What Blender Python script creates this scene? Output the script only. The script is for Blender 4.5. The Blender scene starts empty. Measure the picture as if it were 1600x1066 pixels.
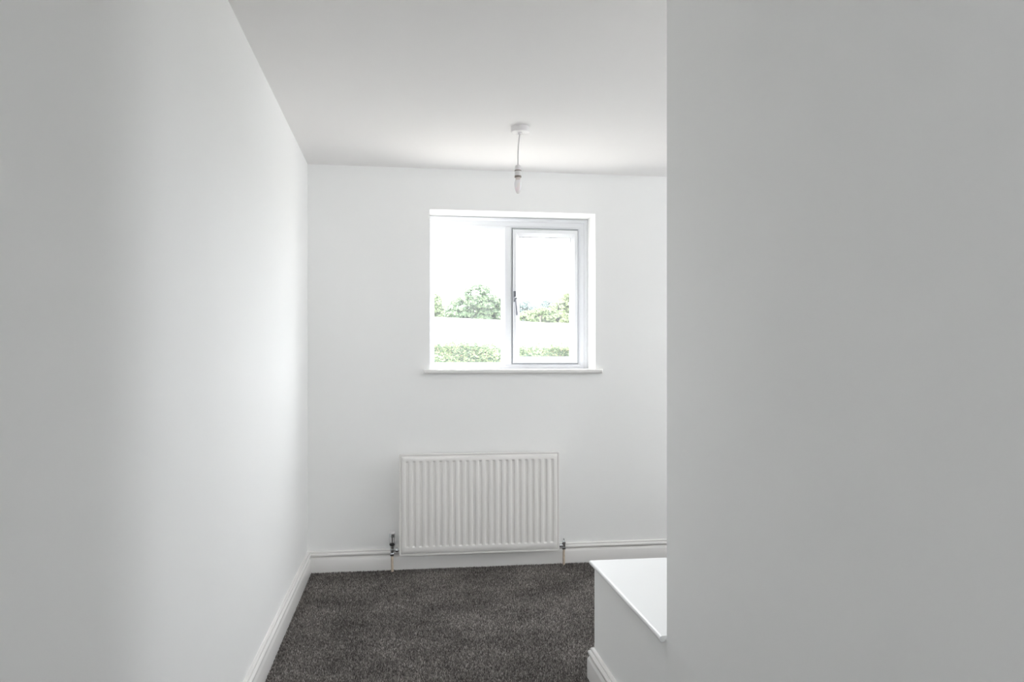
import bpy, bmesh, math, random
import numpy as np
from mathutils import Vector

S = bpy.context.scene
COL = S.collection
rng = np.random.default_rng(7)
PI = math.pi

# ------------------------------------------------------------------ camera, sky, exposure
EYE = 1.2543
cam_d = bpy.data.cameras.new('camera')
cam_d.sensor_fit = 'HORIZONTAL'
cam_d.sensor_width = 36.0
cam_d.lens = 1185.76 / 1600 * 36.0
cam_d.shift_y = 28.6 / 1600
cam_d.clip_start = 0.02
cam_d.clip_end = 500
cam = bpy.data.objects.new('camera', cam_d)
cam.location = (0, 0, EYE)
cam.rotation_euler = (PI / 2, 0, -0.1433)
COL.objects.link(cam)
S.camera = cam

world = bpy.data.worlds.new('overcast_sky')
S.world = world
world.use_nodes = True
wn = world.node_tree.nodes
wl = world.node_tree.links
wn['Background'].inputs['Color'].default_value = (0.93, 0.965, 1.0, 1)
wn['Background'].inputs['Strength'].default_value = 16.5

S.view_settings.view_transform = 'Standard'
S.view_settings.look = 'None'
S.view_settings.gamma = 1.0
S.view_settings.use_curve_mapping = False
S.view_settings.exposure = 0.06
S.cycles.max_bounces = 24
S.cycles.diffuse_bounces = 16
S.cycles.transparent_max_bounces = 16
S.cycles.sample_clamp_indirect = 8.0
S.cycles.use_denoising = True
S.cycles.use_adaptive_sampling = False

# light portals: they emit nothing, they only tell the renderer where the sky comes in
def portal(name, loc, rot, sx, sy):
    d = bpy.data.lights.new(name, 'AREA')
    d.shape = 'RECTANGLE'; d.size = sx; d.size_y = sy
    d.cycles.is_portal = True
    o = bpy.data.objects.new(name, d)
    o.location = loc; o.rotation_euler = rot
    COL.objects.link(o)

# ------------------------------------------------------------------ dimensions (metres)
H = 2.40                 # ceiling
A = -0.551               # left wall face
D = 4.576                # window wall face
BX = 0.7415              # near right wall and stair box face
WY = 2.071               # far end of the near right wall
BY = 2.885               # far face of the stair box
RX = 4.20                # hidden right wall of the room
LX = 2.00                # landing right wall
LY = -2.60               # landing rear wall
PY = 0.55                # near end of the right wall block
WX0, WX1, WZ0, WZ1 = 0.1625, 1.181, 1.1686, 2.155   # window hole
FY = 4.772               # front of the window frame
TILT = 0

portal('portal_window', (0.67, D + 0.31, 1.66), (-PI / 2, 0, 0), 1.02, 0.99)

# ------------------------------------------------------------------ materials
def mat(name, col, rough=0.5, metal=0.0, spec=0.5, noise=None, bump=None):
    """noise=(scale, amount) small colour variation; bump=(scale, strength, distance)."""
    m = bpy.data.materials.new(name); m.use_nodes = True
    nt = m.node_tree; b = nt.nodes['Principled BSDF']
    b.inputs['Base Color'].default_value = (*col, 1)
    b.inputs['Roughness'].default_value = rough
    b.inputs['Metallic'].default_value = metal
    b.inputs['Specular IOR Level'].default_value = spec
    tc = nt.nodes.new('ShaderNodeTexCoord')
    if noise:
        n = nt.nodes.new('ShaderNodeTexNoise'); n.inputs['Scale'].default_value = noise[0]
        n.inputs['Detail'].default_value = 5
        nt.links.new(tc.outputs['Object'], n.inputs['Vector'])
        r = nt.nodes.new('ShaderNodeValToRGB')
        r.color_ramp.elements[0].position = 0.3; r.color_ramp.elements[1].position = 0.7
        r.color_ramp.elements[0].color = (*[c * (1 - noise[1]) for c in col], 1)
        r.color_ramp.elements[1].color = (*[min(1, c * (1 + noise[1])) for c in col], 1)
        nt.links.new(n.outputs['Fac'], r.inputs['Fac'])
        nt.links.new(r.outputs['Color'], b.inputs['Base Color'])
    if bump:
        n = nt.nodes.new('ShaderNodeTexNoise'); n.inputs['Scale'].default_value = bump[0]
        n.inputs['Detail'].default_value = 4
        nt.links.new(tc.outputs['Object'], n.inputs['Vector'])
        u = nt.nodes.new('ShaderNodeBump')
        u.inputs['Strength'].default_value = bump[1]; u.inputs['Distance'].default_value = bump[2]
        nt.links.new(n.outputs['Fac'], u.inputs['Height'])
        nt.links.new(u.outputs['Normal'], b.inputs['Normal'])
    return m

M_WALL = mat('wall_emulsion', (0.88, 0.88, 0.872), 0.85, spec=0.25, noise=(1.3, 0.008), bump=(260, 0.10, 0.0006))
M_CEIL = mat('ceiling_emulsion', (0.885, 0.87, 0.862), 0.9, spec=0.2, noise=(1.1, 0.006), bump=(220, 0.08, 0.0006))
M_GLOSS = mat('white_satin_woodwork', (0.79, 0.775, 0.76), 0.22, spec=0.5, noise=(3, 0.01), bump=(40, 0.04, 0.0006))
M_BOARD = mat('white_board_paint', (0.84, 0.845, 0.845), 0.38, spec=0.5, noise=(3, 0.008))
M_UPVC = mat('white_upvc', (0.79, 0.80, 0.825), 0.25, spec=0.5, noise=(2, 0.005))
M_RAD = mat('radiator_enamel', (0.85, 0.83, 0.81), 0.26, spec=0.5, noise=(4, 0.012))
M_CHROME = mat('chrome', (0.62, 0.64, 0.66), 0.16, metal=1.0, noise=(30, 0.08))
M_STEEL = mat('satin_handle_steel', (0.20, 0.205, 0.225), 0.4, metal=0.7, noise=(60, 0.05))
M_DARK = mat('dark_plastic', (0.025, 0.024, 0.024), 0.5, noise=(40, 0.1))
M_GASKET = mat('grey_glazing_gasket', (0.10, 0.11, 0.13), 0.6, noise=(30, 0.1))
M_PIPE = mat('painted_pipe', (0.62, 0.52, 0.42), 0.45, noise=(55, 0.14))
M_PLASTIC = mat('white_plastic', (0.72, 0.70, 0.70), 0.35, noise=(20, 0.01))
M_BRASS = mat('dull_brass_ring', (0.26, 0.23, 0.20), 0.4, metal=0.8, noise=(40, 0.1))
M_BARK = mat('bark', (0.22, 0.19, 0.16), 0.9, noise=(6, 0.3))
M_BRICK = mat('outer_render', (0.6, 0.57, 0.53), 0.9, noise=(3, 0.05))

# frosted bulb glass
M_BULB = mat('opal_bulb_glass', (0.88, 0.86, 0.86), 0.18, noise=(10, 0.005))
M_BULB.node_tree.nodes['Principled BSDF'].inputs['Transmission Weight'].default_value = 0.08
M_BULB.node_tree.nodes['Principled BSDF'].inputs['Subsurface Weight'].default_value = 0.2

# window glass: clear, a mild mirror, and glare haze mixed in as a translucent veil
M_GLASS = bpy.data.materials.new('window_glass'); M_GLASS.use_nodes = True
nt = M_GLASS.node_tree; nt.nodes.clear()
out = nt.nodes.new('ShaderNodeOutputMaterial')
tr = nt.nodes.new('ShaderNodeBsdfTransparent')
gl = nt.nodes.new('ShaderNodeBsdfGlossy'); gl.inputs['Roughness'].default_value = 0.02
veil = nt.nodes.new('ShaderNodeBsdfTranslucent'); veil.inputs['Color'].default_value = (0.9, 0.93, 0.96, 1)
fr = nt.nodes.new('ShaderNodeFresnel'); fr.inputs['IOR'].default_value = 1.45
dn = nt.nodes.new('ShaderNodeTexNoise'); dn.inputs['Scale'].default_value = 6
dm = nt.nodes.new('ShaderNodeMath'); dm.operation = 'MULTIPLY'; dm.inputs[1].default_value = 0.03
m1 = nt.nodes.new('ShaderNodeMixShader'); m2 = nt.nodes.new('ShaderNodeMixShader')
nt.links.new(dn.outputs['Fac'], dm.inputs[0]); nt.links.new(dm.outputs[0], m1.inputs[0])
nt.links.new(tr.outputs[0], m1.inputs[1]); nt.links.new(veil.outputs[0], m1.inputs[2])
gb = nt.nodes.new('ShaderNodeNewGeometry'); fm = nt.nodes.new('ShaderNodeMath'); fm.operation = 'MULTIPLY'
fi = nt.nodes.new('ShaderNodeMath'); fi.operation = 'SUBTRACT'; fi.inputs[0].default_value = 1.0
nt.links.new(gb.outputs['Backfacing'], fi.inputs[1]); nt.links.new(fi.outputs[0], fm.inputs[0]); nt.links.new(fr.outputs[0], fm.inputs[1])
nt.links.new(fm.outputs[0], m2.inputs[0]); nt.links.new(m1.outputs[0], m2.inputs[1])
nt.links.new(gl.outputs[0], m2.inputs[2]); nt.links.new(m2.outputs[0], out.inputs[0])

# carpet: tufts of mixed greys and browns, with pile-lay shading painted in as soft mottling
M_CARPET = bpy.data.materials.new('twist_pile_carpet'); M_CARPET.use_nodes = True
nt = M_CARPET.node_tree; b = nt.nodes['Principled BSDF']
b.inputs['Roughness'].default_value = 0.95; b.inputs['Specular IOR Level'].default_value = 0.1
tc = nt.nodes.new('ShaderNodeTexCoord'); ge = nt.nodes.new('ShaderNodeNewGeometry')
r1 = nt.nodes.new('ShaderNodeValToRGB')
cr = r1.color_ramp; cr.elements[0].position = 0.0; cr.elements[0].color = (0.068, 0.063, 0.058, 1)
cr.elements[1].position = 1.0; cr.elements[1].color = (0.422, 0.394, 0.367, 1)
for p, c in ((0.35, (0.143, 0.131, 0.122)), (0.65, (0.204, 0.187, 0.175)), (0.88, (0.299, 0.275, 0.255))):
    e = cr.elements.new(p); e.color = (*c, 1)
nt.links.new(ge.outputs['Random Per Island'], r1.inputs['Fac'])
n2 = nt.nodes.new('ShaderNodeTexNoise'); n2.inputs['Scale'].default_value = 3.2; n2.inputs['Detail'].default_value = 4
nt.links.new(tc.outputs['Object'], n2.inputs['Vector'])
r2 = nt.nodes.new('ShaderNodeMapRange')
r2.inputs['From Min'].default_value = 0.35; r2.inputs['From Max'].default_value = 0.62
r2.inputs['To Min'].default_value = 0.70; r2.inputs['To Max'].default_value = 1.12
nt.links.new(n2.outputs['Fac'], r2.inputs['Value'])
mu = nt.nodes.new('ShaderNodeVectorMath'); mu.operation = 'SCALE'
nt.links.new(r1.outputs['Color'], mu.inputs[0]); nt.links.new(r2.outputs['Result'], mu.inputs['Scale'])
nt.links.new(mu.outputs['Vector'], b.inputs['Base Color'])

M_FLOOR = mat('carpet_backing', (0.13, 0.12, 0.112), 0.95, spec=0.1, noise=(120, 0.4), bump=(300, 0.5, 0.004))
M_FIELD = mat('pale_dry_field', (0.40, 0.375, 0.335), 0.95, noise=(0.2, 0.06))

def leaf_mat(name, lo, hi, odd=None):
    m = bpy.data.materials.new(name); m.use_nodes = True
    nt = m.node_tree; b = nt.nodes['Principled BSDF']
    b.inputs['Roughness'].default_value = 0.6; b.inputs['Specular IOR Level'].default_value = 0.3
    g = nt.nodes.new('ShaderNodeNewGeometry'); r = nt.nodes.new('ShaderNodeValToRGB')
    r.color_ramp.elements[0].color = (*lo, 1); r.color_ramp.elements[1].color = (*hi, 1)
    if odd:
        r.color_ramp.elements[1].position = 0.95
        e = r.color_ramp.elements.new(0.99); e.color = (*odd, 1)
    nt.links.new(g.outputs['Random Per Island'], r.inputs['Fac'])
    nt.links.new(r.outputs['Color'], b.inputs['Base Color'])
    t = nt.nodes.new('ShaderNodeBsdfTranslucent'); mx = nt.nodes.new('ShaderNodeMixShader')
    mx.inputs[0].default_value = 0.3
    nt.links.new(r.outputs['Color'], t.inputs['Color'])
    nt.links.new(b.outputs[0], mx.inputs[1]); nt.links.new(t.outputs[0], mx.inputs[2])
    nt.links.new(mx.outputs[0], nt.nodes['Material Output'].inputs[0])
    return m

M_LEAF_A = leaf_mat('leaf_light', (0.091, 0.135, 0.063), (0.200, 0.253, 0.127))
M_LEAF_B = leaf_mat('leaf_oak', (0.077, 0.123, 0.072), (0.162, 0.218, 0.118))
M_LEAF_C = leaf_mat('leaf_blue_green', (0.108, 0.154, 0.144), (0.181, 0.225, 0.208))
M_LEAF_D = leaf_mat('leaf_yellow_green', (0.108, 0.144, 0.072), (0.234, 0.272, 0.135))
M_LEAF_H = leaf_mat('leaf_hedge', (0.019, 0.046, 0.022), (0.181, 0.225, 0.107), (0.275, 0.181, 0.120))

# ------------------------------------------------------------------ mesh helpers
class MB:
    def __init__(self): self.v = []; self.f = []
    def add(self, vs, fs):
        o = len(self.v); self.v += [tuple(p) for p in vs]; self.f += [tuple(i + o for i in q) for q in fs]
    def box(self, x0, x1, y0, y1, z0, z1):
        self.add([(x0,y0,z0),(x1,y0,z0),(x1,y1,z0),(x0,y1,z0),(x0,y0,z1),(x1,y0,z1),(x1,y1,z1),(x0,y1,z1)],
                 [(0,3,2,1),(4,5,6,7),(0,1,5,4),(1,2,6,5),(2,3,7,6),(3,0,4,7)])
    def sweep(self, sections, closed_profile=True, loop=False):
        """sections: list of lists of points with equal counts, joined in order."""
        n = len(sections[0]); o = len(self.v)
        for s in sections: self.v += [tuple(p) for p in s]
        k = len(sections)
        for i in range(k if loop else k - 1):
            a = o + i * n; b = o + ((i + 1) % k) * n
            for j in range(n if closed_profile else n - 1):
                j2 = (j + 1) % n
                self.f.append((a + j, a + j2, b + j2, b + j))
        if not loop and closed_profile:
            self.f.append(tuple(o + j for j in range(n - 1, -1, -1)))
            self.f.append(tuple(o + (k - 1) * n + j for j in range(n)))
    def lathe(self, prof, c, n=24, axis='z'):
        """prof: (radius, height) list; caps are closed when the radius is above zero."""
        secs = []
        for r, h in prof:
            ring = []
            for i in range(n):
                t = 2 * PI * i / n; p = (r * math.cos(t), r * math.sin(t), h)
                if axis == 'x': p = (p[2], p[0], p[1])
                if axis == 'y': p = (p[0], p[2], p[1])
                ring.append((c[0] + p[0], c[1] + p[1], c[2] + p[2]))
            secs.append(ring)
        self.sweep(secs)
    def tube(self, pts, rad, n=10):
        pts = [Vector(p) for p in pts]; secs = []
        for i, p in enumerate(pts):
            t = (pts[min(i + 1, len(pts) - 1)] - pts[max(i - 1, 0)]).normalized()
            a = Vector((0, 1, 0)) if abs(t.y) < 0.9 else Vector((1, 0, 0))
            u = t.cross(a).normalized(); w = t.cross(u)
            r = rad[i] if isinstance(rad, (list, tuple)) else rad
            secs.append([p + (u * math.cos(2 * PI * k / n) + w * math.sin(2 * PI * k / n)) * r for k in range(n)])
        self.sweep(secs)
    def build(self, name, m, parent=None, smooth=False, bevel=None, autosmooth=None):
        me = bpy.data.meshes.new(name); me.from_pydata(self.v, [], self.f); me.update()
        bm = bmesh.new(); bm.from_mesh(me)
        bmesh.ops.recalc_face_normals(bm, faces=bm.faces)
        if bevel:
            es = [e for e in bm.edges if len(e.link_faces) == 2 and e.calc_face_angle(0) > 0.6]
            bmesh.ops.bevel(bm, geom=es, offset=bevel, segments=3, profile=0.5, affect='EDGES')
        if smooth or autosmooth:
            for f in bm.faces: f.smooth = True
            lim = autosmooth or PI
            for e in bm.edges:
                if len(e.link_faces) == 2 and e.calc_face_angle(0) > lim: e.smooth = False
        bm.to_mesh(me); bm.free()
        me.materials.append(m)
        o = bpy.data.objects.new(name, me); COL.objects.link(o)
        if parent:
            o.parent = parent
            for v in me.vertices: v.co -= parent_origin(parent)
        return o

def parent_origin(p):
    w = Vector((0, 0, 0))
    while p is not None:
        w += p.location; p = p.parent
    return w

def empty(name, loc, **props):
    o = bpy.data.objects.new(name, None); o.location = loc; COL.objects.link(o)
    o.empty_display_size = 0.1
    for k, v in props.items(): o[k] = v
    return o

def setp(o, **props):
    for k, v in props.items(): o[k] = v
    return o

def np_mesh(name, verts, faces, m, parent=None):
    """verts (n,3), faces (k,3 or 4) as arrays."""
    me = bpy.data.meshes.new(name)
    verts = np.asarray(verts, dtype=np.float32)
    if parent is not None: verts = verts - np.array(parent_origin(parent), dtype=np.float32)
    k, w = faces.shape
    me.vertices.add(len(verts)); me.vertices.foreach_set('co', verts.ravel())
    me.loops.add(k * w); me.loops.foreach_set('vertex_index', faces.ravel().astype(np.int32))
    me.polygons.add(k); me.polygons.foreach_set('loop_start', (np.arange(k) * w).astype(np.int32))
    me.update(calc_edges=True); me.validate()
    me.materials.append(m)
    o = bpy.data.objects.new(name, me); COL.objects.link(o)
    if parent is not None: o.parent = parent
    return o

# ------------------------------------------------------------------ the room shell
def shell(name, m, label, boxes, smooth=False):
    b = MB()
    for q in boxes: b.box(*q)
    return setp(b.build(name, m), kind='structure', label=label)

shell('floor', M_FLOOR, 'dark grey twist pile carpet floor of the small bedroom', [(A, RX, LY, D, -0.2, 0.0)])
ceil = shell('ceiling', M_CEIL, 'plain white painted ceiling above the room', [(A - .15, RX + .2, LY - .3, D + .3, H, H + 0.2)])
shell('wall_left', M_WALL, 'long white painted wall along the left', [(A - .15, A, LY - .3, D + .3, -0.2, H)])
b = MB()   # window wall with its opening
b.box(A, WX0, D, D + .3, -.2, H); b.box(WX1, RX, D, D + .3, -.2, H)
b.box(WX0, WX1, D, D + .3, WZ1, H); b.box(WX0, WX1, D, D + .3, -.2, WZ0)
bm_o = b.build('wall_back', M_WALL); setp(bm_o, kind='structure', label='white window wall at the end of the room')

# near right wall: a solid block beside the camera with a softly rounded plaster corner
b = MB(); r = 0.006; pts = [(RX, PY), (BX, PY)]
for i in range(7):
    t = PI / 2 * i / 6
    pts.append((BX + r - r * math.cos(t), WY - r + r * math.sin(t)))
pts.append((RX, WY))
b.sweep([[(x, y, z) for x, y in pts] for z in (0.457, H)])
b.box(BX, RX, PY, WY, -.2, 0.457)
setp(b.build('wall_right', M_WALL, autosmooth=0.5), kind='structure', label='smooth white wall close on the right with outer corner')

FILL_SIDE = (2.65, 3.70, 1.42, 2.26)   # unseen opening added in the side wall to brighten the room
def holed(name, label, axis, p0, p1, a0, a1, hole):
    bx = []
    def put(u0, u1, z0, z1):
        bx.append((p0, p1, u0, u1, z0, z1) if axis == 'x' else (u0, u1, p0, p1, z0, z1))
    if hole:
        put(a0, hole[0], -.2, H); put(hole[1], a1, -.2, H); put(hole[0], hole[1], -.2, hole[2]); put(hole[0], hole[1], hole[3], H)
    else: put(a0, a1, -.2, H)
    return shell(name, M_WALL, label, bx)
holed('wall_far_right', 'hidden white side wall of the room', 'x', RX, RX + .2, WY, D + .3, FILL_SIDE)
portal('portal_side', (RX + .21, (FILL_SIDE[0] + FILL_SIDE[1]) / 2, (FILL_SIDE[2] + FILL_SIDE[3]) / 2), (0, PI / 2, 0), FILL_SIDE[3] - FILL_SIDE[2], FILL_SIDE[1] - FILL_SIDE[0])
holed('wall_landing', 'white landing wall behind the near right wall', 'x', LX, LX + .2, LY - .3, PY, None)
FILL_REAR = (-0.46, 0.42, 1.45, 2.28)   # opening added behind the camera, out of view, for more sky light
holed('wall_front', 'white wall behind the viewpoint with an opening added for light', 'y', LY - .3, LY, A, LX, FILL_REAR)
portal('portal_rear', ((FILL_REAR[0] + FILL_REAR[1]) / 2, LY - .31, (FILL_REAR[2] + FILL_REAR[3]) / 2), (PI / 2, 0, 0), FILL_REAR[1] - FILL_REAR[0], FILL_REAR[3] - FILL_REAR[2])

# carpet pile in the part of the floor the room shows
def pile(x0, x1, y0, y1, step, parent):
    nx, ny = int((x1 - x0) / step), int((y1 - y0) / step)
    gx, gy = np.meshgrid(np.arange(nx), np.arange(ny))
    n = nx * ny
    cx = x0 + (gx.ravel() + 0.5 + rng.uniform(-.42, .42, n)) * step
    cy = y0 + (gy.ravel() + 0.5 + rng.uniform(-.42, .42, n)) * step
    h = rng.uniform(0.006, 0.011, n); rad = step * rng.uniform(0.55, 0.85, n); a0 = rng.uniform(0, 2 * PI, n)
    lean = rng.normal(0, 0.0025, (n, 2))
    V = np.zeros((n, 4, 3))
    for k in range(3):
        V[:, k, 0] = cx + rad * np.cos(a0 + k * 2 * PI / 3); V[:, k, 1] = cy + rad * np.sin(a0 + k * 2 * PI / 3); V[:, k, 2] = -0.001
    V[:, 3, 0] = cx + lean[:, 0]; V[:, 3, 1] = cy + lean[:, 1]; V[:, 3, 2] = h
    base = (np.arange(n) * 4)[:, None, None]
    F = (base + np.array([[0, 1, 3], [1, 2, 3], [2, 0, 3]])[None]).reshape(-1, 3)
    o = np_mesh('carpet_pile', V.reshape(-1, 3), F, M_CARPET, parent)
    o['kind'] = 'stuff'
    return o
floor_o = bpy.data.objects['floor']
pile(A + .016, BX - .016, 1.75, BY + .03, 0.0052, floor_o)
pile(A + .016, 2.1, BY + .03, D - .016, 0.0056, floor_o)

# ------------------------------------------------------------------ skirting boards (torus profile)
HS = 0.127
def skirting_profile():
    p = [(0, 0), (0.0235, 0), (0.0235, 0.078), (0.0225, 0.0805), (0.0165, 0.0915), (0.0125, 0.0925), (0.0125, 0.0955)]
    for i in range(9):     # the bead
        t = -PI / 2 + PI * i / 8
        p.append((0.0140 + 0.0085 * math.cos(t), 0.1055 + 0.0095 * math.sin(t)))
    p += [(0.0118, 0.1155), (0.0118, 0.1165), (0.0128, 0.1172), (0.0128, 0.1225), (0.0105, 0.1262), (0.007, HS), (0, HS)]
    return p
PROF = skirting_profile()
def skirt(name, stations, label):
    b = MB(); b.sweep([[f(o) + (z,) for o, z in PROF] for f in stations])
    return setp(b.build(name, M_GLOSS, autosmooth=0.45), kind='structure', label=label)
skirt('baseboard_left', [lambda o: (A + o, LY), lambda o: (A + o, D - o)], 'white moulded skirting board along the left wall')
skirt('baseboard_back', [lambda o: (A + o, D - o), lambda o: (RX, D - o)], 'white moulded skirting board below the window wall')
skirt('baseboard_right', [lambda o: (BX - o, PY), lambda o: (BX - o, BY + o), lambda o: (RX, BY + o)],
      'white moulded skirting board round the foot of the stair box')

# ------------------------------------------------------------------ stair box
sb = empty('stair_box', (BX + .4, 2.48, 0), category='stair box',
           label='low white boxed in stair bulkhead with round nosed top board beside the right wall')
b = MB(); b.box(BX, RX, WY + .0001, BY, 0, 0.457)
b.build('panel', M_WALL, sb)
b = MB()   # top board: half round nosing on the room side and on the far side
T0, T1 = 0.449, 0.4669; R = (T1 - T0) / 2; OV = 0.018
TM = (T0 + T1) / 2
prof = [(0.06, TM)] + [(-OV + R + R * math.cos(t), TM + R * math.sin(t)) for t in [-PI * 1.5 * i / 18 for i in range(19)]] + [(-0.006, T1), (0.06, T1)]
b.sweep([[(BX + o, 2.0765, z) for o, z in prof], [(BX + o, BY - o, z) for o, z in prof], [(RX, BY - o, z) for o, z in prof]])
b.box(BX + .06, RX, WY + .0005, BY - .06, 0.4575, T1)
b.build('top_board', M_BOARD, sb, autosmooth=0.5)

# ------------------------------------------------------------------ window
win = empty('window_1', (0.67, FY, 1.17), kind='structure', label='white plastic two light window with one opening casement looking onto a field')
def ring(b, prof, x0, x1, z0, z1):
    """prof: closed list of (inset, y); swept round the rectangle with mitred corners."""
    secs = []
    for sx, sz in ((0, 0), (1, 0), (1, 1), (0, 1)):
        secs.append([((x0 + i) if sx == 0 else (x1 - i), y, (z0 + i) if sz == 0 else (z1 - i)) for i, y in prof])
    b.sweep(secs, loop=True)
GX0, GX1 = 0.13, WX1
GZ0, GZ1 = 1.165, 2.152
MX0, MX1 = 0.624, 0.6949    # mullion
# outer frame
b = MB()
ring(b, [(0, FY + .065), (0, FY - .002), (0.004, FY - .004), (0.016, FY - .004), (0.022, FY + .002), (0.0235, FY + .008),
         (0.046, FY + .008), (0.058, FY + .014), (0.0605, FY + .03), (0.0605, FY + .065)], GX0, GX1, GZ0, GZ1)
# mullion between the fixed light and the casement
mz0, mz1 = GZ0 + .0575, GZ1 - .0575
sec = lambda z: [(0.6501, FY + .065, z), (0.6501, FY + .008, z), (0.6768, FY + .008, z), (0.6885, FY + .014, z), (0.6908, FY + .03, z), (0.6908, FY + .065, z)]
b.sweep([sec(mz0), sec(mz1)])
wf = b.build('window_frame', M_UPVC, win, autosmooth=0.3)
# beads and glass of the fixed light
b = MB()
ring(b, [(0, FY + .05), (0, FY + .009), (0.004, FY + .009), (0.022, FY + .020), (0.0265, FY + .026), (0.0265, FY + .05)],
     GX0 + .0405, 0.6505, GZ0 + .0435, GZ1 - .0475)
b.build('glazing_bead', M_UPVC, win, autosmooth=0.3)
def pane(x0, x1, z0, z1, y, par):
    b = MB(); b.box(x0, x1, y, y + .004, z0, z1)
    p = b.build('pane', M_GLASS, par)
    b = MB(); ring(b, [(0.0, y - .001), (0.0, y - .004), (0.0085, y - .004), (0.0085, y - .001)], x0 - .004, x1 + .004, z0 - .004, z1 + .004)
    return p, b
p, g = pane(GX0 + .062, 0.6295, GZ0 + .065, GZ1 - .069, FY + .036, win)
g.build('glazing_gasket', M_GASKET, p)
# opening casement on the right
CX0, CX1, CZ0, CZ1 = MX1 + .0005, 1.1164, 1.2293, 2.081
b = MB()
ring(b, [(0, FY + .06), (0, FY + .004), (0.003, FY - .001), (0.0215, FY - .001), (0.0235, FY + .002), (0.039, FY + .014), (0.043, FY + .019), (0.043, FY + .06)],
     CX0, CX1, CZ0, CZ1)
cs = b.build('casement_sash', M_UPVC, win, autosmooth=0.3)
b = MB()
ring(b, [(-0.0045, FY + .058), (-0.0045, FY + .020), (0.001, FY + .020), (0.001, FY + .058)], CX0, CX1, CZ0, CZ1)
b.build('weather_seal', mat('pale_grey_weather_seal', (0.34, 0.35, 0.37), 0.6, noise=(30, 0.05)), cs)
p, g = pane(CX0 + .041, CX1 - .041, CZ0 + .041, CZ1 - .041, FY + .030, cs)
p.name = 'sash_pane'
g.build('sash_gasket', M_GASKET, cs)
# espagnolette handle on the left stile of the casement
HXc, HZ = 0.7045, 1.6535
b = MB(); b.box(HXc - .0085, HXc + .0085, FY - .013, FY - .001, HZ - .034, HZ + .034)
hb = b.build('window_handle', M_STEEL, win, bevel=0.003, autosmooth=0.5)
hb['label'] = 'grey metal lever handle'
b = MB()
b.lathe([(0.0, -.002), (0.0095, -.001), (0.0105, 0.004), (0.0100, 0.022), (0.0085, 0.026), (0.0, 0.0265)], (HXc + .003, FY - .013, HZ - .012), 20, 'y')
for i in range(len(b.v)):
    x, y, z = b.v[i]; b.v[i] = (x, 2 * (FY - .013) - y, z)
pts, rr = [], []
for i in range(11):
    t = i / 10
    pts.append((HXc + .003 + .007 * t, FY - .030 - .010 * math.sin(t * PI / 2), HZ - .020 - .102 * t)); rr.append(0.0045 + 0.0025 * t if i < 10 else 0.0045)
b.tube(pts, rr, 12)
b.build('handle_lever', M_STEEL, hb, autosmooth=0.6)
b = MB(); b.lathe([(0.0, 0.0), (0.0062, 0.0), (0.0062, 0.004), (0.005, 0.0055), (0.0, 0.0055)], (0, 0, 0), 16, 'y')
b.v = [(x + HXc + .003, FY - .0385 - y, z + HZ - .010) for x, y, z in b.v]
lb = b.build('lock_button', M_CHROME, hb, autosmooth=0.6)
b = MB(); b.box(HXc + .0015, HXc + .0045, FY - .0448, FY - .0438, HZ - .0145, HZ - .0075)
b.box(HXc + .0005, HXc + .0055, FY - .0446, FY - .0438, HZ - .0165, HZ - .0135)
b.build('keyhole', M_DARK, hb)
# inner window board, with horns running past the opening
b = MB()
SX0, SX1, SZ0, SZ1 = 0.126, 1.2225, 1.1686, 1.1936
fy = D - .030; rr_ = 0.0125
prof = [(D + .001, SZ0)] + [(fy + rr_ * .55 - rr_ * .55 * math.cos(t), (SZ0 + SZ1) / 2 + rr_ * math.sin(t)) for t in [(-PI / 2 + PI * i / 10) for i in range(11)]] + [(D + .001, SZ1)]
b.sweep([[(SX0, min(y + .004, D + .001), z) for y, z in prof], [(SX0 + .006, y, z) for y, z in prof], [(SX1 - .006, y, z) for y, z in prof], [(SX1, min(y + .004, D + .001), z) for y, z in prof]])
b.box(WX0, WX1, D - .002, FY + .03, SZ0, SZ1)
b.build('window_sill', M_GLOSS, win, autosmooth=0.5)

# ------------------------------------------------------------------ radiator
RX0, RX1, RZ0, RZ1 = -0.0195, 0.9405, 0.0965, 0.6965
RY = 4.5005            # front face of the pressed panel
rad = empty('radiator', (0.46, RY + .02, RZ0), category='radiator',
            label='white pressed steel panel radiator with vertical flutes under the window')
def rounded_rect(x0, x1, z0, z1, r, n=5):
    P = []
    for cx, cz, a in ((x1 - r, z1 - r, 0), (x0 + r, z1 - r, PI / 2), (x0 + r, z0 + r, PI), (x1 - r, z0 + r, 3 * PI / 2)):
        for i in range(n + 1):
            t = a + PI / 2 * i / n; P.append((cx + r * math.cos(t), cz + r * math.sin(t)))
    return P
# pressed face as a height field
NF = 23
g0, g1 = 0.0270, 0.8925          # centres of the first and last groove
gz0, gz1 = 0.1500, 0.6500
pitch = (g1 - g0) / (NF - 1)
def smooth(t):
    t = np.clip(t, 0, 1); return t * t * (3 - 2 * t)
xs = [RX0 + .0115, RX0 + .013, RX0 + .0145, RX0 + .016]
hw, sl = 0.0058, 0.0052           # half width of the groove floor, width of each flank
for k in range(NF):
    c = g0 + k * pitch
    xs += [c + d for d in (-hw - sl, -hw - sl * .75, -hw - sl * .5, -hw - sl * .25, -hw, 0, hw, hw + sl * .25, hw + sl * .5, hw + sl * .75, hw + sl)]
xs += [RX1 - .016, RX1 - .0145, RX1 - .013, RX1 - .0115]
zs = [RZ0 + .0115, RZ0 + .013, RZ0 + .0145, RZ0 + .016, gz0 - .011] + list(np.linspace(gz0 - .0055, gz0 + .0055, 9)) + list(np.linspace(gz0 + .03, gz1 - .03, 12)) + list(np.linspace(gz1 - .0055, gz1 + .0055, 9)) + [gz1 + .011, RZ1 - .022, RZ1 - .018, RZ1 - .014, RZ1 - .010]
xs = np.array(xs); zs = np.array(zs)
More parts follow.
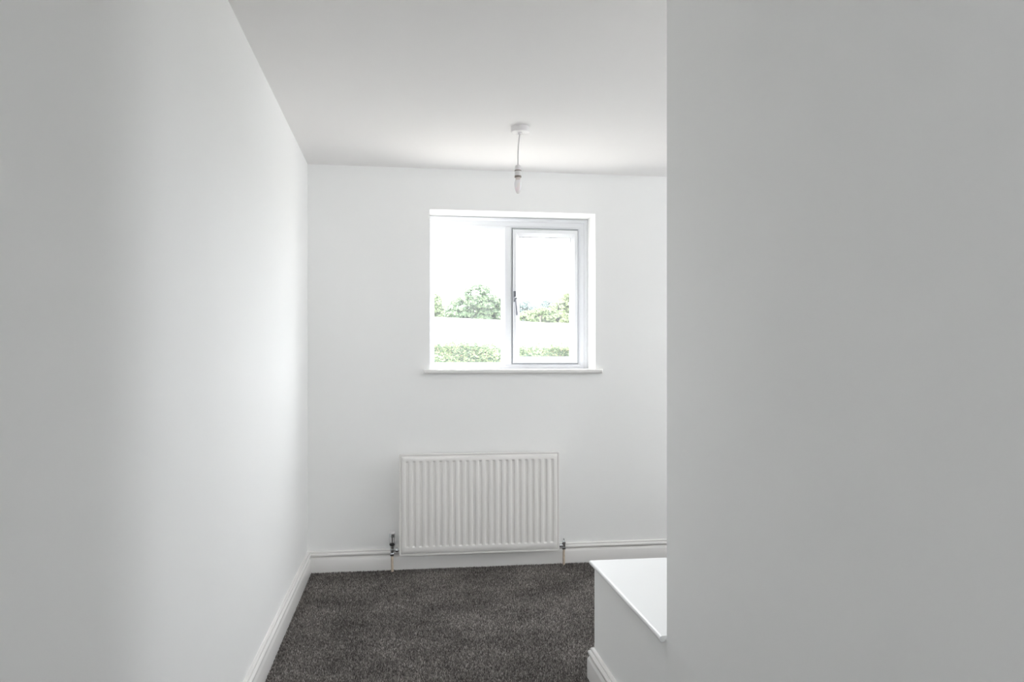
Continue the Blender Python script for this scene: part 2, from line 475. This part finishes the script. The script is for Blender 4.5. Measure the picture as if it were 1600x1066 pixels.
X, Z = np.meshgrid(xs, zs)
gx = np.zeros_like(X)
for k in range(NF):
    d = np.abs(X - (g0 + k * pitch)); gx = np.maximum(gx, 1 - smooth((d - hw) / sl))
gz = smooth((Z - (gz0 - .0055)) / .011) * smooth(((gz1 + .0055) - Z) / .011)
Yf = RY + 0.0060 * gx * gz
edge = np.minimum(np.minimum(X - (RX0 + .0115), (RX1 - .0115) - X), np.minimum(Z - (RZ0 + .0115), 9))
Yf += 0.0095 * (1 - smooth(edge / .004))
Yf += 0.012 * (smooth((Z - (RZ1 - .024)) / .014)) ** 2
nz, nx = X.shape
V = np.stack([X, Yf, Z], -1).reshape(-1, 3)
ii, jj = np.meshgrid(np.arange(nz - 1), np.arange(nx - 1), indexing='ij')
q = (ii * nx + jj).ravel()
F = np.stack([q, q + 1, q + nx + 1, q + nx], -1)
fp = np_mesh('front_panel', V, F, M_RAD, rad)
for f in fp.data.polygons: f.use_smooth = True
# rim sheet behind the pressing
b = MB()
for_y = [(RY + .0125, 0.0), (RY + .0045, 0.0), (RY + .0028, 0.0012), (RY + .0028, 0.0085), (RY + .0075, 0.0098)]
secs = [[(x, y, z) for x, z in rounded_rect(RX0 + i, RX1 - i, RZ0 + i, RZ1 - i, max(.011 - i, .002))] for y, i in for_y]
b.sweep(secs)
b.build('panel_rim', M_RAD, rad, autosmooth=0.6)
# rear water way sheet and convector fins
b = MB()
for k in range(NF):
    c = g0 + k * pitch
    b.box(c - .013, c + .013, RY + .0125, RY + .024, RZ0 + .035, RZ1 - .03)
b.box(RX0 + .012, RX1 - .012, RY + .0125, RY + .020, RZ0 + .008, RZ0 + .036)
b.box(RX0 + .012, RX1 - .012, RY + .0125, RY + .020, RZ1 - .036, RZ1 - .008)
b.build('rear_panel', M_RAD, rad)
b = MB()
for k in range(NF - 1):
    c = g0 + (k + .5) * pitch
    b.box(c - .010, c - .0085, RY + .020, RY + .048, RZ0 + .06, RZ1 - .05)
    b.box(c + .0085, c + .010, RY + .020, RY + .048, RZ0 + .06, RZ1 - .05)
    b.box(c - .010, c + .010, RY + .0465, RY + .048, RZ0 + .06, RZ1 - .05)
b.build('convector_fins', M_RAD, rad)
for bx_ in (RX0 + .14, RX1 - .14):
    b = MB(); b.box(bx_ - .015, bx_ + .015, RY + .024, D - .002, RZ0 + .10, RZ1 - .09)
    b.build('wall_bracket', M_RAD, rad)
# thermostatic valve on the left
VX, VY = -0.0605, 4.522
b = MB()
b.lathe([(0.0125, 0.098), (0.0135, 0.100), (0.0135, 0.113), (0.0125, 0.115), (0.0095, 0.116), (0.0095, 0.122), (0.0125, 0.124), (0.0125, 0.136),
         (0.0105, 0.138), (0.0105, 0.146), (0.0135, 0.148), (0.0135, 0.158), (0.011, 0.160)], (VX, VY, 0), 20)
tv = b.build('thermostatic_valve', M_CHROME, rad, autosmooth=0.5); tv['label'] = 'chrome thermostatic valve with white cap'
b = MB(); b.lathe([(0.012, 0.1595), (0.0155, 0.161), (0.0155, 0.168), (0.013, 0.170)], (VX, VY, 0), 20)
b.build('collar', M_DARK, tv, autosmooth=0.5)
b = MB()
n = 40; secs = []
for z, r0, rib in ((0.169, 0.0135, 0), (0.172, 0.0165, .0), (0.178, 0.0172, .0), (0.212, 0.0176, .0), (0.2125, 0.0164, 0), (0.2265, 0.0164, .0), (0.228, 0.015, 0)):
    secs.append([(VX + (r0 + rib * math.cos(i * PI)) * math.cos(2 * PI * i / n), VY + (r0 + rib * math.cos(i * PI)) * math.sin(2 * PI * i / n), z) for i in range(n)])
b.sweep(secs)
vh = b.build('valve_head', M_CHROME, tv, autosmooth=0.5)
b = MB()
for i in range(9):    # grip bars round the head
    t = 2 * PI * i / 9 + .2
    c, s = math.cos(t), math.sin(t)
    b.tube([(VX + .0168 * c, VY + .0168 * s, .178), (VX + .0172 * c, VY + .0172 * s, .208)], .0024, 6)
b.build('grip_ribs', M_PLASTIC, tv, autosmooth=0.6)
b = MB(); b.lathe([(0.0155, 0.2275), (0.0166, 0.229), (0.0166, 0.237), (0.015, 0.240), (0.008, 0.2415), (0, 0.2418)], (VX, VY, 0), 24)
b.build('valve_cap', M_PLASTIC, tv, autosmooth=0.6)
b = MB()
b.lathe([(0.0085, 0.0), (0.0085, 0.012), (0.0128, 0.0125), (0.0138, 0.015), (0.0138, 0.026), (0.0125, 0.028), (0.0080, 0.0285), (0.0080, 0.055)], (VX + .008, VY, 0.130), 8, 'x')
b.build('union_nut', M_CHROME, tv, autosmooth=0.4)
b = MB(); b.tube([(VX, VY, 0.1), (VX + .0005, VY, .05), (VX + .002, VY, 0.0)], 0.0075, 14)
pl = b.build('pipe', M_PIPE, rad, autosmooth=0.8); pl['label'] = 'cream painted feed pipe'
# lockshield valve on the right
KX = 0.9705
b = MB()
b.lathe([(0.0095, 0.098), (0.0118, 0.100), (0.0118, 0.112), (0.0105, 0.114), (0.0105, 0.132), (0.0118, 0.134), (0.0118, 0.144), (0.0075, 0.146), (0.0060, 0.149), (0.0052, 0.157), (0.0030, 0.158), (0.0025, 0.165), (0.0, 0.1655)], (KX, VY, 0), 10)
lv = b.build('lockshield_valve', M_CHROME, rad, autosmooth=0.45); lv['label'] = 'small chrome lockshield valve with pointed spindle'
b = MB(); b.lathe([(0.0080, -0.040), (0.0080, -0.027), (0.0118, -0.026), (0.0118, -0.015), (0.0085, -0.014), (0.0085, 0.0)], (KX, VY, 0.124), 8, 'x')
b.build('union_nut', M_CHROME, lv, autosmooth=0.4)
b = MB(); b.tube([(KX + .001, VY, 0.1), (KX, VY, .05), (KX + .001, VY, 0.0)], 0.0075, 14)
pl = b.build('pipe', M_PIPE, rad, autosmooth=0.8); pl['label'] = 'cream painted return pipe'

# ------------------------------------------------------------------ pendant light
PX, PYY = 0.574, 3.699
pd = empty('pendant_light', (PX, PYY, H), category='pendant light',
           label='white ceiling pendant with bare candle bulb on a short flex')
b = MB()
b.lathe([(0.0, H), (0.0445, H), (0.0445, H - .006), (0.0452, H - .0065), (0.0448, H - .022), (0.043, H - .0265), (0.039, H - .028), (0.010, H - .0285), (0.009, H - .034), (0.006, H - .038), (0.0, H - .038)], (PX, PYY, 0), 40)
b.build('ceiling_rose', M_PLASTIC, pd, autosmooth=0.6)
b = MB()
pts = []
for i in range(15):
    t = i / 14
    pts.append((PX - .0015 - .009 * t - .0045 * math.sin(t * PI) * (1 - .3 * t), PYY, H - .034 - (H - .034 - 2.205) * t))
b.tube(pts, 0.0028, 10)
b.build('cord', mat('grey_white_flex', (0.56, 0.54, 0.54), 0.5, noise=(40, 0.03)), pd, autosmooth=1.0)
HX = pts[-1][0]
b = MB()
b.lathe([(0.004, 2.213), (0.0085, 2.2125), (0.0125, 2.209), (0.0138, 2.204), (0.0142, 2.186), (0.0150, 2.1845), (0.0150, 2.182), (0.0158, 2.180), (0.0162, 2.158), (0.013, 2.1578), (0.0, 2.158)], (HX, PYY, 0), 28)
lh = b.build('lamp_holder', M_PLASTIC, pd, autosmooth=0.6)
b = MB(); b.lathe([(0.014, 2.1868), (0.0166, 2.1862), (0.0166, 2.1822), (0.014, 2.1815)], (HX, PYY, 0), 28)
b.build('ring', M_BRASS, lh, autosmooth=0.6)
b = MB(); b.lathe([(0.012, 2.1590), (0.0170, 2.1585), (0.0170, 2.1515), (0.0125, 2.1505), (0.0, 2.151)], (HX, PYY, 0), 28)
b.build('ring', M_BRASS, lh, autosmooth=0.6)
b = MB(); b.lathe([(0.0115, 2.152), (0.0122, 2.150), (0.0122, 2.140), (0.0135, 2.138), (0.0128, 2.136)], (HX, PYY, 0), 24)
bc = None
bulb_m = MB()
bulb_m.lathe([(0.0118, 2.141), (0.0140, 2.135), (0.0165, 2.127), (0.0176, 2.118), (0.0172, 2.108), (0.0155, 2.097), (0.0128, 2.087), (0.0090, 2.078), (0.0050, 2.0725), (0.0018, 2.0708), (0.0, 2.0705)], (HX, PYY, 0), 28)
bu = bulb_m.build('bulb', M_BULB, pd, smooth=True); bu['label'] = 'opal candle bulb, unlit'
b.build('bulb_cap', mat('pale_bulb_cap', (0.62, 0.56, 0.53), 0.4, noise=(30, 0.05)), bu, autosmooth=0.6)

# ------------------------------------------------------------------ outside: field, hedge, trees
def ground_z(x, y):
    ridge = 5.62 - 0.0405 * x
    t = np.clip((y - 16) / (76 - 16), 0, None)
    up = -1.1 + (ridge + 1.1) * np.minimum(t, 1.0) ** 0.9
    near = -2.7 + 1.6 * np.clip((y - 5) / 11, 0, 1)
    z = np.where(y < 16, near, up)
    return z - 0.02 * np.clip(y - 76, 0, None)
gx_ = np.linspace(-60, 90, 61); gy_ = np.concatenate([np.linspace(5.2, 16, 8), np.linspace(18, 76, 30), np.linspace(80, 140, 8)])
X, Y = np.meshgrid(gx_, gy_); Z = ground_z(X, Y)
nz, nx = X.shape
ii, jj = np.meshgrid(np.arange(nz - 1), np.arange(nx - 1), indexing='ij'); q = (ii * nx + jj).ravel()
fo = np_mesh('field', np.stack([X, Y, Z], -1).reshape(-1, 3), np.stack([q, q + 1, q + nx + 1, q + nx], -1), M_FIELD)
for f in fo.data.polygons: f.use_smooth = True
setp(fo, kind='structure', label='pale field rising behind the hedge')

def leaves(P, N, size, up=0.4):
    """bent diamond leaves at P facing roughly N."""
    n = len(P)
    N = N + rng.normal(0, .55, (n, 3)) + np.array([0, 0, up]); N /= np.linalg.norm(N, axis=1)[:, None]
    U = np.cross(N, rng.normal(0, 1, (n, 3))); U /= np.linalg.norm(U, axis=1)[:, None]
    W = np.cross(N, U); s = size * rng.uniform(.6, 1.3, n)[:, None]
    V = np.stack([P - U * s, P + W * s * .55 + N * s * .15, P + U * s, P - W * s * .55 + N * s * .15], 1)
    return V.reshape(-1, 3), np.arange(n * 4).reshape(-1, 4)

def tree(name, label, x, y, hw, top, base, m, lobes, seed, leaf=0.16, count=15000, group=None):
    global rng
    keep = rng; rng = np.random.default_rng(seed)
    t = empty(name, (x, y, base), category='tree' if 'tree' in name else 'bush', label=label)
    # lobes: big masses of the crown (dx, dz fraction, radius fraction)
    hgt = top - base
    P, N = [], []
    k = count // len(lobes)
    for dx, dz, rf in lobes:
        c = np.array([x + dx * hw, y + rng.uniform(-.3, .3) * hw, base + dz * hgt]); R_ = rf * hw
        nc = 26
        d = rng.normal(0, 1, (nc, 3)); d /= np.linalg.norm(d, axis=1)[:, None]; d[:, 2] *= .8
        cc = c + d * R_ * .72
        for cc_ in cc:
            rr_ = R_ * rng.uniform(.22, .40)
            u = rng.normal(0, 1, (k // nc, 3)); u /= np.linalg.norm(u, axis=1)[:, None]
            u[:, 2] = np.where(u[:, 2] < -.3, -u[:, 2], u[:, 2])
            P.append(cc_ + u * rr_ * rng.uniform(.75, 1.05, (len(u), 1)) * np.array([1.15, 1, .8])); N.append(u)
    P = np.concatenate(P); N = np.concatenate(N)
    ok = P[:, 2] > ground_z(P[:, 0], P[:, 1]) - .05; P = P[ok]; N = N[ok]
    V, F = leaves(P, N, leaf)
    np_mesh('crown', V, F, m, t)
    b = MB()
    gz = float(ground_z(np.array(x), np.array(y)))
    b.tube([(x, y, gz - .2), (x + .05 * hw, y, gz + .25 * hgt), (x - .03 * hw, y, gz + .7 * hgt)], [.09 * hw, .06 * hw, .02 * hw], 8)
    for s in (-1, 1):
        b.tube([(x + .04 * hw, y, gz + .25 * hgt), (x + s * .3 * hw, y, gz + .5 * hgt), (x + s * .55 * hw, y, gz + .7 * hgt)], [.045 * hw, .03 * hw, .01 * hw], 6)
    b.build('trunk', M_BARK, t)
    rng = keep
    return t

tree('field_tree', 'light green round tree at the left edge of the fixed pane', 3.05, 82.6, 2.1, 8.62, 5.2, M_LEAF_A,
     [(-.2, .62, .72), (.35, .40, .62), (-.5, .30, .7), (.5, .15, .5)], 11)
tree('oak_tree', 'large spreading oak tree filling the middle of the fixed pane', 7.35, 77, 3.3, 8.75, 5.1, M_LEAF_B,
     [(.05, .68, .50), (-.30, .42, .45), (.42, .45, .46), (-.62, .20, .36), (.05, .22, .48), (.62, .18, .36), (-.25, .06, .34), (.22, .05, .34), (.7, .04, .25)], 12, count=24000)
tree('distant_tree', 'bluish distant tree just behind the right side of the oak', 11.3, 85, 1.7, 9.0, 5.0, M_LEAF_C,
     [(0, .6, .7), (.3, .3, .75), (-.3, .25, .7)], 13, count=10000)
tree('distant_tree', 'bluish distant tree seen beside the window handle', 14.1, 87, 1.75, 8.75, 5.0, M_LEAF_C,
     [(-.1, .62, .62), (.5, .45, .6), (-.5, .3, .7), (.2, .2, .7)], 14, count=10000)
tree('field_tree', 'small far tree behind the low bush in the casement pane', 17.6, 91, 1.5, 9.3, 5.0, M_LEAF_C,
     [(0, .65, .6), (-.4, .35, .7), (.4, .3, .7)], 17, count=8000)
tree('low_bush', 'low spreading bush at the field edge in the casement pane', 13.6, 75.2, 2.05, 6.75, 4.95, M_LEAF_A,
     [(-.55, .35, .42), (0, .5, .45), (.5, .45, .45), (-.2, .15, .4), (.4, .1, .4)], 15, count=12000)
tree('field_tree', 'yellow green tree at the right edge of the casement pane', 17.1, 78.5, 2.0, 8.5, 4.8, M_LEAF_D,
     [(.25, .68, .62), (-.35, .45, .55), (-.4, .15, .55), (.5, .3, .65)], 16)

# hedge between garden and field
hd = empty('hedge', (3.0, 14.0, -1.3), category='hedge', label='clipped leafy green hedge with pale new shoots beyond the window')
HTOP = lambda x: 1.50 - .020 * (x - .5) + .03 * np.sin(x * 2.3) + .02 * np.sin(x * 5.1 + 1)
n = 90000
x = rng.uniform(-5, 10, n)
face = rng.uniform(0, 1, n)
top_z = HTOP(x)
front = face < .62
depth = np.abs(rng.normal(0, .05, n))
z = np.where(front, top_z - rng.exponential(.22, n), top_z - depth + rng.normal(0, .02, n))
y = np.where(front, 13.55 + depth + .05 * np.sin(x * 7) + .05 * np.sin(z * 9 + x * 3), rng.uniform(13.55, 14.45, n))
P = np.stack([x, y, z], -1); N = np.where(front[:, None], np.array([0, -1, .2]), np.array([0, 0, 1.0]))
P = P[z > -1.2]; N = N[z > -1.2]
V1, F1 = leaves(P, N, .030)
# new shoots standing above the top
ns = 700; sp, sn = [], []
for i in range(ns):
    x0 = rng.uniform(-5, 10); y0 = rng.uniform(13.6, 14.4); hh = rng.uniform(.02, .16) * (1.7 if rng.random() < .15 else 1)
    m_ = int(6 + hh * 70); t = np.sort(rng.uniform(0, 1, m_))
    sp.append(np.stack([x0 + rng.normal(0, .02, m_) + .04 * t, y0 + rng.normal(0, .02, m_), HTOP(x0) + hh * t], -1)); sn.append(rng.normal(0, 1, (m_, 3)))
V2, F2 = leaves(np.concatenate(sp), np.concatenate(sn), .021)
np_mesh('foliage', np.concatenate([V1, V2]), np.concatenate([F1, F2 + len(V1)]), M_LEAF_H, hd)
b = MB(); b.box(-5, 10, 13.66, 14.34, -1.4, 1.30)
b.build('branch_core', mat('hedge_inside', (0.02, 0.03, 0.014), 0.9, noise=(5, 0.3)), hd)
